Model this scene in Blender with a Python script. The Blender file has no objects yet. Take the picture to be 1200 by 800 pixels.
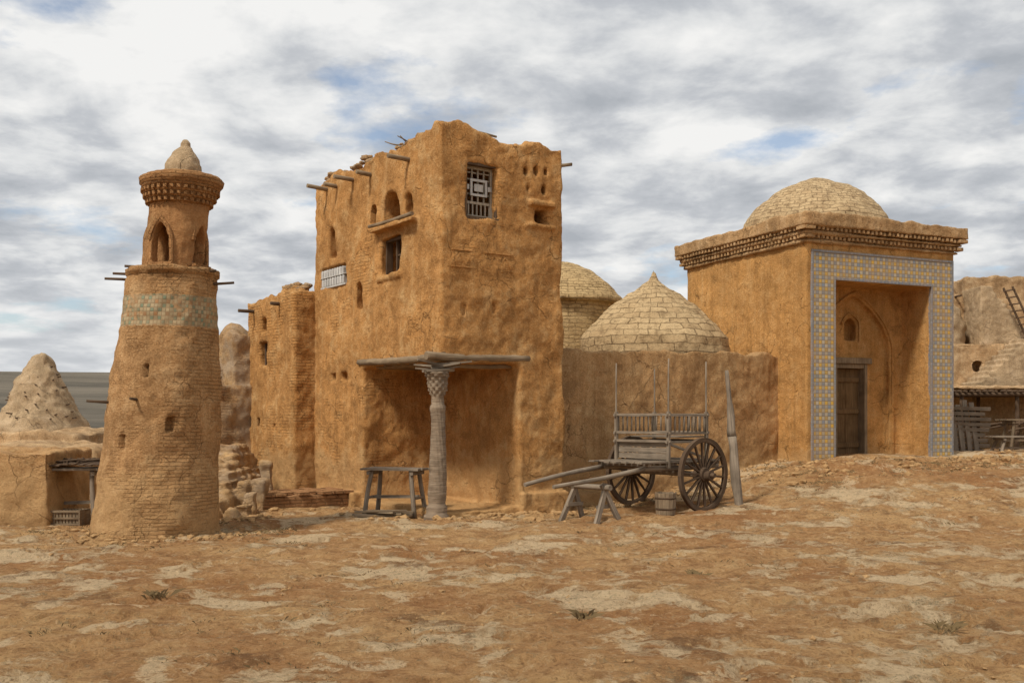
import bpy, bmesh, math, random
from mathutils import Vector, Matrix, noise
random.seed(7)
R=random.random
def U(a,b): return a+(b-a)*R()
sc=bpy.context.scene
def ss(a,b,x):
    t=max(0.0,min(1.0,(x-a)/(b-a))); return t*t*(3-2*t)
# ---------------------------------------------------------------- node helpers
class T:
    def __init__(s,nt): s.t=nt
    def n(s,typ,ins=None,**at):
        nd=s.t.nodes.new(typ)
        for k,v in at.items(): setattr(nd,k,v)
        if ins:
            for k,v in ins.items():
                sk=nd.inputs[k]
                if isinstance(v,bpy.types.NodeSocket): s.t.links.new(v,sk)
                else: sk.default_value=v
        return nd
    def m(s,op,a,b=0.0,c=0.0,clamp=False):
        nd=s.n('ShaderNodeMath',{0:a,1:b,2:c},operation=op); nd.use_clamp=clamp
        return nd.outputs[0]
    def noise(s,vec,scale,det=4,rough=.55,dist=0.0):
        return s.n('ShaderNodeTexNoise',{'Vector':vec,'Scale':scale,'Detail':det,'Roughness':rough,'Distortion':dist}).outputs[0]
    def ramp(s,f,pts):
        nd=s.n('ShaderNodeValToRGB',{0:f}); cr=nd.color_ramp
        while len(cr.elements)<len(pts): cr.elements.new(.5)
        for e,(p,c) in zip(cr.elements,pts):
            e.position=p; e.color=(c,c,c,1) if isinstance(c,(int,float)) else (*c,1)
        return nd.outputs[0]
    def mix(s,f,a,b,mode='MIX'):
        nd=s.n('ShaderNodeMix',data_type='RGBA',blend_type=mode)
        for i,v in ((0,f),(6,a),(7,b)):
            if isinstance(v,bpy.types.NodeSocket): s.t.links.new(v,nd.inputs[i])
            elif isinstance(v,tuple): nd.inputs[i].default_value=(*v[:3],1)
            else: nd.inputs[i].default_value=v
        return nd.outputs[2]
    def scl(s,vec,v):
        return s.n('ShaderNodeVectorMath',{0:vec,1:v},operation='MULTIPLY').outputs[0]
def newmat(name):
    m=bpy.data.materials.new(name); m.use_nodes=True; t=T(m.node_tree)
    b=m.node_tree.nodes['Principled BSDF']; b.inputs['Roughness'].default_value=.95
    b.inputs['Specular IOR Level'].default_value=.12
    return m,t,b
def bump(t,b,h,dist=.03,strength=1.0):
    bp=t.n('ShaderNodeBump',{'Strength':strength,'Distance':dist,'Height':h})
    t.t.links.new(bp.outputs[0],b.inputs['Normal'])
def k(c,f): return tuple(min(1,x*f) for x in c)

TLV=(.242,1.394,0); MV=(.498,1.324,0)
def adobe_mat(name,col,brick=None,bm_lo=.55,bstr=.8,light=(.70,.46,.215),grey=None,lightamt=.5,bw=.2,rh=.06):
    """brick: 'uv' or a direction vector; bm_lo = noise threshold (lower = more exposed brick)"""
    m,t,b=newmat(name)
    P=t.n('ShaderNodeTexCoord').outputs['Object']
    n1=t.noise(P,.9,5,.62)
    c=t.mix(t.ramp(n1,[(.34,0.),(.64,1.)]),k(col,.74),k(col,1.15))
    n2=t.noise(P,2.6,8,.74)
    c=t.mix(t.m('MULTIPLY',t.ramp(n2,[(.5,0.),(.63,1.)]),lightamt),c,light)
    c=t.mix(t.m('MULTIPLY',t.ramp(n2,[(.36,1.),(.48,0.)]),.62),c,k(col,.48))
    st=t.noise(t.scl(P,(3.4,3.4,.25)),1.6,5,.7)
    c=t.mix(t.m('MULTIPLY',t.ramp(st,[(.5,0.),(.66,1.)]),.45),c,k(col,.52))
    c=t.mix(t.m('MULTIPLY',t.ramp(st,[(.32,1.),(.45,0.)]),.3),c,light)
    g=t.noise(P,42.,5,.8)
    c=t.mix(t.m('MULTIPLY',t.ramp(g,[(.54,0.),(.66,1.)]),.55),c,k(light,1.15))
    c=t.mix(t.m('MULTIPLY',t.ramp(g,[(.35,1.),(.47,0.)]),.7),c,k(col,.33))
    z=t.n('ShaderNodeSeparateXYZ',{0:P}).outputs[2]
    zn=t.m('ADD',z,t.m('MULTIPLY',n2,-1.6))
    c=t.mix(t.m('MULTIPLY',t.ramp(zn,[(0.,1.),(.25,0.)]),.45),c,(.54,.34,.155))
    if grey: c=t.mix(t.m('MULTIPLY',t.ramp(t.noise(P,1.4,6,.65),[(.45,0.),(.6,1.)]),.6),c,grey)
    dv=t.n('ShaderNodeVectorMath',{0:P,1:t.scl(t.n('ShaderNodeTexNoise',{'Vector':P,'Scale':2.5,'Detail':5}).outputs[1],(.5,.5,.5))},operation='ADD').outputs[0]
    vo=t.n('ShaderNodeTexVoronoi',{'Vector':dv,'Scale':1.5},feature='DISTANCE_TO_EDGE').outputs[0]
    cm=t.m('MULTIPLY',t.ramp(vo,[(.0,1.),(.010,0.)]),t.ramp(n1,[(.50,0.),(.56,1.)]))
    c=t.mix(t.m('MULTIPLY',cm,.7),c,k(col,.26))
    h=t.m('ADD',t.m('MULTIPLY',t.noise(P,6.,7,.75),.85),t.m('MULTIPLY',g,.42))
    h=t.m('ADD',h,t.m('MULTIPLY',n2,1.1))
    h=t.m('SUBTRACT',h,t.m('MULTIPLY',cm,.4))
    if brick is not None:
        if brick=='uv': bv=t.n('ShaderNodeTexCoord').outputs['UV']
        else:
            u=t.n('ShaderNodeVectorMath',{0:P,1:brick},operation='DOT_PRODUCT').outputs['Value']
            bv=t.n('ShaderNodeCombineXYZ',{0:u,1:z}).outputs[0]
        bv=t.n('ShaderNodeVectorMath',{0:bv,1:t.scl(t.n('ShaderNodeTexNoise',{'Vector':P,'Scale':7.,'Detail':3}).outputs[1],(.04,.03,.03))},operation='ADD').outputs[0]
        br=t.n('ShaderNodeTexBrick',{'Vector':bv,'Scale':1.,'Brick Width':bw,'Row Height':rh,'Mortar Size':.009,'Mortar Smooth':.6,'Color1':(.9,.9,.9,1),'Color2':(.35,.35,.35,1),'Bias':0.})
        mk=t.ramp(t.noise(P,.9,8,.74,.3),[(bm_lo,0.),(bm_lo+.08,1.)])
        bc=t.mix(br.outputs[0],k(col,.66),k(col,1.1))
        bc=t.mix(t.m('MULTIPLY',br.outputs[1],.65),bc,k(col,.36))
        bc=t.mix(.4,bc,c)
        c=t.mix(t.m('MULTIPLY',mk,bstr),c,bc)
        h=t.m('SUBTRACT',h,t.m('MULTIPLY',t.m('MULTIPLY',br.outputs[1],mk),.5*bstr))
        h=t.m('SUBTRACT',h,t.m('MULTIPLY',mk,.3))
    t.t.links.new(c,b.inputs['Base Color'])
    bump(t,b,h,.065,.9)
    return m
def wood_mat(name,c1,c2,dark=(.05,.04,.03)):
    m,t,b=newmat(name)
    uv=t.n('ShaderNodeTexCoord').outputs['UV']; P=t.n('ShaderNodeTexCoord').outputs['Object']
    gr=t.noise(t.scl(uv,(2.,45.,1.)),1.,6,.65,.3)
    c=t.mix(t.ramp(gr,[(.3,0.),(.7,1.)]),c1,c2)
    c=t.mix(t.m('MULTIPLY',t.ramp(t.noise(t.scl(uv,(1.2,70.,1.)),1.,3,.6),[(.3,1.),(.42,0.)]),.85),c,dark)
    c=t.mix(t.m('MULTIPLY',t.ramp(t.noise(P,4.,4),[(.4,0.),(.7,1.)]),.5),c,k(c1,.5))
    t.t.links.new(c,b.inputs['Base Color']); b.inputs['Roughness'].default_value=.88
    bump(t,b,gr,.012,.9); return m
def dome_mat(name,c1,c2,mort,bw=.42,rh=.2,mstr=.6):
    m,t,b=newmat(name)
    uv=t.n('ShaderNodeTexCoord').outputs['UV']; P=t.n('ShaderNodeTexCoord').outputs['Object']
    bv=t.n('ShaderNodeVectorMath',{0:uv,1:t.scl(t.n('ShaderNodeTexNoise',{'Vector':P,'Scale':4.,'Detail':4}).outputs[1],(.16,.10,0))},operation='ADD').outputs[0]
    br=t.n('ShaderNodeTexBrick',{'Vector':bv,'Scale':1.,'Brick Width':bw,'Row Height':rh,'Mortar Size':.011,'Mortar Smooth':.6,'Color1':(.95,.95,.95,1),'Color2':(.1,.1,.1,1),'Bias':0.})
    c=t.mix(br.outputs[0],c1,c2)
    n2=t.noise(P,2.2,7,.7)
    c=t.mix(t.ramp(n2,[(.35,.25),(.65,.8)]),c,k(c2,.98))
    c=t.mix(t.m('MULTIPLY',t.ramp(t.noise(P,5.,6,.72),[(.36,1.),(.52,0.)]),.7),c,k(c1,.55))
    g=t.noise(P,45.,4,.75)
    c=t.mix(t.m('MULTIPLY',t.ramp(g,[(.35,1.),(.47,0.)]),.6),c,k(c1,.42))
    mk=t.ramp(t.noise(P,2.8,4),[(.36,.15),(.56,1.)])
    c=t.mix(t.m('MULTIPLY',t.m('MULTIPLY',br.outputs[1],mk),mstr),c,mort)
    t.t.links.new(c,b.inputs['Base Color'])
    h=t.m('SUBTRACT',t.m('ADD',t.m('MULTIPLY',t.noise(P,7.,6,.7),.8),t.m('MULTIPLY',g,.3)),t.m('MULTIPLY',br.outputs[1],.5*mstr))
    bump(t,b,h,.06,.9); return m
def tile_mat(name,cell,lat,dia,bg,grout,n=4,worn=.55,plaster=(.45,.26,.11),dirt=.4):
    m,t,b=newmat(name)
    uv=t.n('ShaderNodeTexCoord').outputs['UV']; P=t.n('ShaderNodeTexCoord').outputs['Object']
    q=t.scl(uv,(1/cell,1/cell,0)); sp=t.n('ShaderNodeSeparateXYZ',{0:q})
    fx=t.m('FLOOR',sp.outputs[0]); fy=t.m('FLOOR',sp.outputs[1])
    a=t.m('FLOORED_MODULO',t.m('ADD',fx,fy),n); d=t.m('FLOORED_MODULO',t.m('SUBTRACT',fx,fy),n)
    def eq(x,v): return t.m('COMPARE',x,float(v),.3)
    L=t.m('MAXIMUM',eq(a,0),eq(d,0)); D=t.m('MULTIPLY',eq(a,n/2),eq(d,n/2))
    D2=t.m('MULTIPLY',eq(a,0),eq(d,0))
    rnd=t.n('ShaderNodeTexWhiteNoise',{'Vector':t.n('ShaderNodeCombineXYZ',{0:fx,1:fy}).outputs[0]}).outputs[0]
    c=t.mix(L,bg,lat); c=t.mix(D,c,dia); c=t.mix(D2,c,dia)
    c=t.mix(t.m('MULTIPLY',rnd,.55),c,k(bg,.45))
    gx=t.m('ABSOLUTE',t.m('SUBTRACT',t.m('FRACT',sp.outputs[0]),.5)); gy=t.m('ABSOLUTE',t.m('SUBTRACT',t.m('FRACT',sp.outputs[1]),.5))
    G=t.ramp(t.m('MAXIMUM',gx,gy),[(.40,0.),(.46,1.)])
    c=t.mix(G,c,grout)
    w=t.ramp(t.noise(P,2.6,8,.76),[(worn,0.),(worn+.1,1.)])
    c=t.mix(w,c,plaster)
    c=t.mix(t.m('MULTIPLY',t.ramp(t.noise(P,1.7,6,.65),[(.35,0.),(.65,1.)]),dirt),c,plaster)
    t.t.links.new(c,b.inputs['Base Color']); b.inputs['Roughness'].default_value=.7
    b.inputs['Specular IOR Level'].default_value=.25
    bump(t,b,t.m('SUBTRACT',t.m('MULTIPLY',t.noise(P,30.,4),.3),t.m('ADD',t.m('MULTIPLY',G,.4),t.m('MULTIPLY',w,.5))),.012,.8)
    return m
ADO=(.56,.275,.09)
M_tower=adobe_mat('adobe_plaster',ADO,TLV,.56,.7)
M_brickwall=adobe_mat('adobe_brick_worn',k(ADO,.97),TLV,.50,.8)
M_wall=adobe_mat('adobe_plaster_low',(.51,.29,.125),TLV,.60,.5,light=(.66,.45,.23))
M_maus=adobe_mat('adobe_smooth',(.585,.30,.097),MV,.64,.4,lightamt=.3)
M_corn=adobe_mat('adobe_cornice',(.48,.285,.13),None,light=(.72,.50,.28))
M_min=adobe_mat('minaret_brick',(.52,.285,.12),'uv',.50,.7,light=(.68,.45,.23),bw=.17,rh=.05)
M_minr=adobe_mat('minaret_brick_red',(.46,.23,.092),'uv',.35,.75,lightamt=.3,bw=.17,rh=.05)
M_ruin=adobe_mat('adobe_ruin',(.45,.27,.13),TLV,.50,.6,grey=(.40,.32,.235))
M_bg=adobe_mat('adobe_far',(.50,.315,.16),None,light=(.72,.54,.33))
M_clay=adobe_mat('pale_clay',(.49,.345,.20),None,light=(.68,.51,.33))
M_redbrick=adobe_mat('platform_brick',(.40,.19,.085),TLV,.1,.95,lightamt=.2)
M_dome=dome_mat('dome_clay_tiles',(.38,.25,.125),(.58,.42,.23),(.12,.075,.035),.36,.17,.7)
M_dome_m=dome_mat('dome_small_tiles',(.40,.26,.135),(.59,.43,.24),(.15,.095,.05),.2,.1,.6)
M_dome2=dome_mat('dome_clay_brick',(.42,.275,.13),(.59,.42,.21),(.16,.10,.045),.26,.085)
M_wood=wood_mat('weathered_wood',(.18,.14,.10),(.36,.29,.215))
M_woodd=wood_mat('dark_wood',(.075,.048,.03),(.17,.112,.07),(.02,.015,.01))
M_log=wood_mat('log_wood',(.18,.125,.078),(.36,.27,.17))
M_pale=wood_mat('pale_wood',(.30,.25,.185),(.50,.43,.34))
M_door=wood_mat('door_wood',(.12,.07,.03),(.24,.145,.07),(.02,.012,.008))
M_white=wood_mat('whitewashed_wood',(.45,.43,.40),(.66,.64,.60),(.2,.18,.16))
M_col=wood_mat('column_wood',(.18,.128,.085),(.38,.29,.20),(.05,.035,.025))
M_tile=tile_mat('mosaic_tiles',.078,(.22,.265,.32),(.64,.38,.06),(.48,.42,.31),(.24,.18,.11),4,.64,dirt=.34)
M_tile2=tile_mat('minaret_mosaic',.055,(.17,.23,.15),(.38,.19,.08),(.42,.33,.19),(.28,.19,.10),6,.54,(.46,.27,.125),.35)
M_blue=tile_mat('blue_border_tiles',.05,(.15,.21,.31),(.22,.26,.3),(.25,.29,.33),(.24,.19,.13),4,.60)
# ---------------------------------------------------------------- mesh helpers
def root(name,loc):
    e=bpy.data.objects.new(name,None); e.location=loc; e.empty_display_size=.3
    sc.collection.objects.link(e); return e
def link(name,me,mat,par,smooth=False):
    o=bpy.data.objects.new(name,me); sc.collection.objects.link(o)
    if mat and not me.materials: me.materials.append(mat)
    if smooth: me.polygons.foreach_set('use_smooth',[True]*len(me.polygons))
    if par:
        o.parent=par; o.matrix_parent_inverse=Matrix.Translation(-Vector(par.location))
    return o
class F:   # vertical wall face: origin, direction along, outward normal
    def __init__(s,x,y,dx,dy,left):
        L=math.hypot(dx,dy); s.x,s.y,s.dx,s.dy=x,y,dx/L,dy/L
        s.nx,s.ny=(-s.dy,s.dx) if left else (s.dy,-s.dx)
    def p(s,a,z,o=0.0): return Vector((s.x+s.dx*a+s.nx*o,s.y+s.dy*a+s.ny*o,z))
def prism(f,pts,o0,o1):
    n=len(pts); vs=[f.p(a,z,o0) for a,z in pts]+[f.p(a,z,o1) for a,z in pts]
    fs=[list(range(n)),list(range(2*n-1,n-1,-1))]+[[i,i+n,(i+1)%n+n,(i+1)%n] for i in range(n)]
    return vs,fs
def rect(a0,a1,z0,z1): return [(a0,z0),(a1,z0),(a1,z1),(a0,z1)]
def fbox(f,a0,a1,z0,z1,o0,o1): return prism(f,rect(a0,a1,z0,z1),o0,o1)
def archpts(a0,a1,z0,z1,spring=None,point=.0,n=12):
    w=(a1-a0)/2; c=(a0+a1)/2; sp=z1-w if spring is None else spring
    pts=[(a0,z0),(a1,z0)]
    for i in range(n+1):
        th=math.pi*i/n; x=math.cos(th); y=math.sin(th)
        yy=(1-point)*y+point*(1-abs(x))
        pts.append((c+w*x,sp+(z1-sp)*yy))
    return pts
def zbox(x0,x1,y0,y1,z0,z1):
    vs=[Vector(p) for p in ((x0,y0,z0),(x1,y0,z0),(x1,y1,z0),(x0,y1,z0),(x0,y0,z1),(x1,y0,z1),(x1,y1,z1),(x0,y1,z1))]
    return vs,[[0,3,2,1],[4,5,6,7],[0,1,5,4],[1,2,6,5],[2,3,7,6],[3,0,4,7]]
def frustum(cx,cy,z0,z1,r0,r1,n=24,cx1=None,cy1=None,ph=0):
    cx1=cx if cx1 is None else cx1; cy1=cy if cy1 is None else cy1
    vs=[Vector((cx+r0*math.cos(ph+2*math.pi*i/n),cy+r0*math.sin(ph+2*math.pi*i/n),z0)) for i in range(n)]
    vs+=[Vector((cx1+r1*math.cos(ph+2*math.pi*i/n),cy1+r1*math.sin(ph+2*math.pi*i/n),z1)) for i in range(n)]
    return vs,[list(range(n-1,-1,-1)),list(range(n,2*n))]+[[i,(i+1)%n,(i+1)%n+n,i+n] for i in range(n)]
def tomesh(s,name='m'):
    me=bpy.data.meshes.new(name); me.from_pydata([tuple(v) for v in s[0]],[],s[1])
    bm=bmesh.new(); bm.from_mesh(me); bmesh.ops.recalc_face_normals(bm,faces=bm.faces); bm.to_mesh(me); bm.free()
    return me
def bump_verts(me,a1,s1,a2,s2,post=None,off=0):
    nr=[v.normal.copy() for v in me.vertices]
    for v,n in zip(me.vertices,nr):
        p=v.co+Vector((off,off,off))
        d=a1*noise.fractal(p*s1,1.0,2.0,3)+a2*noise.fractal(p*s2,.8,2.0,3)
        co=v.co+n*d
        if post: co=post(co)
        v.co=co
def adobe(name,solids,cuts,voxel,mat,par,a=(.035,.9,.014,5.),post=None):
    tmp=[]
    def mk(s,i):
        o=bpy.data.objects.new('tmp%d'%i,tomesh(s)); sc.collection.objects.link(o); tmp.append(o); return o
    base=mk(solids[0],0)
    for i,s in enumerate(solids[1:]):
        m=base.modifiers.new('u','BOOLEAN'); m.operation='UNION'; m.solver='EXACT'; m.object=mk(s,i+1)
    for i,s in enumerate(cuts):
        m=base.modifiers.new('d','BOOLEAN'); m.operation='DIFFERENCE'; m.solver='EXACT'; m.object=mk(s,i+100)
    m=base.modifiers.new('r','REMESH'); m.mode='VOXEL'; m.voxel_size=voxel; m.use_smooth_shade=True
    dg=bpy.context.evaluated_depsgraph_get(); me=bpy.data.meshes.new_from_object(base.evaluated_get(dg))
    me.name=name; me.materials.clear()
    for o in tmp: bpy.data.objects.remove(o)
    bump_verts(me,*a,post=post)
    return link(name,me,mat,par,True)
class B:   # builder of wooden / small parts, with UV along the grain
    def __init__(s): s.bm=bmesh.new(); s.uv=s.bm.loops.layers.uv.new('UVMap')
    def _uv(s,faces,p0,ax,off):
        for f in faces:
            n=f.normal; side=ax.cross(n)
            if side.length<.1: side=ax.orthogonal(); 
            side.normalize()
            for l in f.loops:
                d=l.vert.co-p0; l[s.uv].uv=(d.dot(ax)+off,d.dot(side)+off*3.1)
    def beam(s,p0,p1,w,h,up=(0,0,1),tap=1.0):
        p0=Vector(p0);p1=Vector(p1); ax=(p1-p0).normalized(); up=Vector(up)
        sd=ax.cross(up)
        if sd.length<.01: sd=ax.cross(Vector((1,0,0)))
        sd.normalize(); u=sd.cross(ax).normalized()
        vs=[]
        for q,kf in ((p0,1),(p1,tap)):
            for a,b in ((-1,-1),(1,-1),(1,1),(-1,1)):
                vs.append(s.bm.verts.new(q+sd*(a*w/2*kf*U(.9,1.05))+u*(b*h/2*kf*U(.9,1.05))))
        fs=[s.bm.faces.new([vs[i] for i in q]) for q in ([0,3,2,1],[4,5,6,7],[0,1,5,4],[1,2,6,5],[2,3,7,6],[3,0,4,7])]
        bmesh.ops.recalc_face_normals(s.bm,faces=fs)
        s._uv(fs,p0,ax,R()*20)
    def log(s,p0,p1,r0,r1=None,n=10,seg=6,wob=.12):
        p0=Vector(p0);p1=Vector(p1); r1=r1 or r0; ax=(p1-p0).normalized(); sd=ax.orthogonal().normalized(); u=ax.cross(sd)
        off=R()*20; L=(p1-p0).length; rows=[]
        bend=sd*U(-.5,.5)*r0*.9+u*U(-.5,.5)*r0*.9
        for j in range(seg+1):
            t=j/seg; c=p0.lerp(p1,t)+bend*math.sin(math.pi*t); r=r0+(r1-r0)*t
            rows.append([s.bm.verts.new(c+(sd*math.cos(6.2832*i/n)+u*math.sin(6.2832*i/n))*r*(1+wob*noise.noise(Vector((math.cos(6.28*i/n)*1.5,math.sin(6.28*i/n)*1.5,t*L*3+off))))) for i in range(n)])
        for j in range(seg):
            for i in range(n):
                f=s.bm.faces.new([rows[j][i],rows[j][(i+1)%n],rows[j+1][(i+1)%n],rows[j+1][i]]); f.smooth=True
                for l,(ii,jj) in zip(f.loops,((i,j),(i+1,j),(i+1,j+1),(i,j+1))): l[s.uv].uv=(jj/seg*L+off,ii/n*r0*6.28+off)
        for row in (rows[0][::-1],rows[-1]):
            f=s.bm.faces.new(row)
            for l in f.loops: l[s.uv].uv=(l.vert.co.x*.2+off,l.vert.co.z)
    def solid(s,sol):
        vs=[s.bm.verts.new(v) for v in sol[0]]; fs=[s.bm.faces.new([vs[i] for i in q]) for q in sol[1]]
        bmesh.ops.recalc_face_normals(s.bm,faces=fs)
        for f in fs: f.normal_update()
        s._uv(fs,Vector((0,0,0)),Vector((0,0,1)),0)
    def done(s,name,mat,par,bevel=0.0):
        me=bpy.data.meshes.new(name); s.bm.to_mesh(me); s.bm.free()
        o=link(name,me,mat,par)
        if bevel:
            m=o.modifiers.new('bev','BEVEL'); m.width=bevel; m.segments=2; m.limit_method='ANGLE'
        return o
def revolve(name,prof,cfun,mat,par,n=96,step=.05,amp=(.02,1.2,.008,6.),uvr=None,ridge=None,mats=None):
    pts=[]; 
    for (r0,z0),(r1,z1) in zip(prof,prof[1:]):
        L=math.hypot(r1-r0,z1-z0); m=max(1,int(L/step))
        for i in range(m): pts.append((r0+(r1-r0)*i/m,z0+(z1-z0)*i/m))
    pts.append(prof[-1])
    s=0; S=[0]
    for a,b_ in zip(pts,pts[1:]): s+=math.hypot(b_[0]-a[0],b_[1]-a[1]); S.append(s)
    rm=uvr or max(p[0] for p in prof)
    bm=bmesh.new(); uv=bm.loops.layers.uv.new('UVMap'); rows=[]
    for r,z in pts:
        cx,cy=cfun(z)
        row=[]
        for i in range(n):
            th=2*math.pi*i/n; rr=max(r,.002)
            if ridge: rr+=ridge(th,z,r)
            row.append(bm.verts.new((cx+rr*math.cos(th),cy+rr*math.sin(th),z)))
        rows.append(row)
    for j in range(len(pts)-1):
        for i in range(n):
            f=bm.faces.new([rows[j][i],rows[j][(i+1)%n],rows[j+1][(i+1)%n],rows[j+1][i]]); f.smooth=True
            for l,(ii,jj) in zip(f.loops,((i,j),(i+1,j),(i+1,j+1),(i,j+1))): l[uv].uv=(ii/n*6.2832*rm,S[jj])
            if mats: f.material_index=mats((pts[j][1]+pts[j+1][1])/2)
    bm.faces.new(rows[0][::-1]); bm.faces.new(rows[-1])
    me=bpy.data.meshes.new(name); bm.to_mesh(me); bm.free()
    if isinstance(mat,list):
        for q in mat: me.materials.append(q)
    bump_verts(me,*amp,off=sum(cfun(0)))
    return link(name,me,None if isinstance(mat,list) else mat,par)
# ---------------------------------------------------------------- terrain
MFf=F(6.0,20.69,.911,.413,False)
def ground(x,y):
    z=.66*ss(.8,7,x)*ss(14.3,20.3,y)
    z+=.10*ss(17,26,y)*ss(8,14,x)
    o=(x-6.0)*MFf.nx+(y-20.69)*MFf.ny; a=(x-6.0)*MFf.dx+(y-20.69)*MFf.dy
    if a>-3: z+=.09*(1-ss(1.35,1.6,o+.5*noise.noise(Vector((x*.9,y*.9,3)))))*ss(-2.,-.8,a)*(1-ss(5,7,a))
    d=math.hypot(x,y)
    if d>45: z+=13.6*ss(45,330,d)*1.0 + (d-330)*.004*(d>330)
    z+=.05*noise.fractal(Vector((x*.25,y*.25,0)),1.,2.,3)
    if d<60:
        z+=.04*noise.fractal(Vector((x*1.1,y*1.3,5)),.8,2.,4)
        z+=.019*noise.fractal(Vector((x*4,y*5,9)),.5,2.,3)
        n1=noise.fractal(Vector((x*.35,y*.6,20)),.8,2.,4)
        z+=.04*ss(.02,.05,n1)
        n2=abs(noise.fractal(Vector((x*.28,y*.75,40)),.9,2.,3)); n3=noise.noise(Vector((x*.3,y*.3,60)))
        if n3>-.05: z-=.075*(1-ss(.0,.05,n2))*ss(-.05,.15,n3)
        n4=noise.noise(Vector((x*7,y*7,80)))
        if n4<-.25: z-=.03*ss(.25,.5,-n4)
    else: z+=1.0*noise.fractal(Vector((x*.008,y*.008,7)),.9,2.,4)
    return z
def axis(lo,hi,st,ext):
    a=[lo+i*st for i in range(int((hi-lo)/st)+1)]; x=a[-1]; s=st
    while x<ext: s*=1.13; x+=s; a.append(x)
    x=a[0]; s=st; b=[]
    while x>-ext: s*=1.13; x-=s; b.append(x)
    return b[::-1]+a
xs=axis(-11,12,.055,2500); ys=axis(5.2,21,.042,2500)
nx,ny=len(xs),len(ys)
vs=[(x,y,ground(x,y)) for y in ys for x in xs]
fs=[(j*nx+i,j*nx+i+1,(j+1)*nx+i+1,(j+1)*nx+i) for j in range(ny-1) for i in range(nx-1)]
me=bpy.data.meshes.new('ground'); me.from_pydata(vs,[],fs)
m,t,b=newmat('sandy_ground')
P=t.n('ShaderNodeTexCoord').outputs['Object']
Pw=t.n('ShaderNodeVectorMath',{0:P,1:t.scl(t.n('ShaderNodeTexNoise',{'Vector':P,'Scale':1.6,'Detail':6,'Roughness':.7}).outputs[1],(.8,.8,0))},operation='ADD').outputs[0]
mid=t.noise(P,4.5,8,.78)
c=t.mix(t.ramp(t.noise(Pw,.45,7,.66),[(.38,0.),(.60,1.)]),(.44,.21,.08),(.64,.38,.165))
c=t.mix(t.m('MULTIPLY',t.ramp(mid,[(.40,1.),(.5,0.)]),.6),c,(.30,.145,.057))
c=t.mix(t.m('MULTIPLY',t.ramp(mid,[(.52,0.),(.62,1.)]),.4),c,(.72,.48,.24))
pn=t.m('ADD',t.noise(Pw,.6,9,.66),t.m('MULTIPLY',t.m('SUBTRACT',mid,.5),.22))
lp=t.ramp(pn,[(.53,0.),(.575,1.)])
c=t.mix(t.m('MULTIPLY',lp,.8),c,(.80,.60,.36))
pn2=t.m('ADD',t.noise(Pw,1.9,7,.66),t.m('MULTIPLY',t.m('SUBTRACT',mid,.5),.25))
c=t.mix(t.m('MULTIPLY',t.ramp(pn2,[(.565,0.),(.61,1.)]),.7),c,(.80,.60,.36))
dk=t.ramp(t.noise(Pw,1.0,9,.74),[(.36,1.),(.43,0.)])
c=t.mix(t.m('MULTIPLY',dk,.72),c,(.19,.095,.04))
sp=t.noise(P,22.,6,.82)
c=t.mix(t.m('MULTIPLY',t.ramp(sp,[(.38,1.),(.46,0.)]),.65),c,(.22,.105,.045))
c=t.mix(t.m('MULTIPLY',t.ramp(sp,[(.55,0.),(.64,1.)]),.45),c,(.80,.59,.34))
gs=t.m('MULTIPLY',t.ramp(t.noise(P,11.,6,.8),[(.53,0.),(.6,1.)]),t.ramp(t.noise(P,.9,5,.7),[(.5,0.),(.58,1.)]))
c=t.mix(t.m('MULTIPLY',gs,.55),c,(.18,.135,.07))
dist=t.n('ShaderNodeVectorMath',{0:P},operation='LENGTH').outputs['Value']
far=t.mix(t.ramp(t.noise(t.scl(P,(.3,1.,1.)),.04,9,.75),[(.4,0.),(.6,1.)]),(.085,.075,.058),(.19,.16,.12))
fm=t.n('ShaderNodeMapRange',{0:dist,1:32.,2:60.}).outputs[0]
c=t.mix(fm,c,far)
t.t.links.new(c,b.inputs['Base Color'])
h=t.m('ADD',t.m('MULTIPLY',mid,1.3),t.m('MULTIPLY',sp,.5))
h=t.m('ADD',h,t.m('MULTIPLY',lp,.15))
bump(t,b,h,.11,1.)
link('ground',me,m,None,True)
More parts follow.
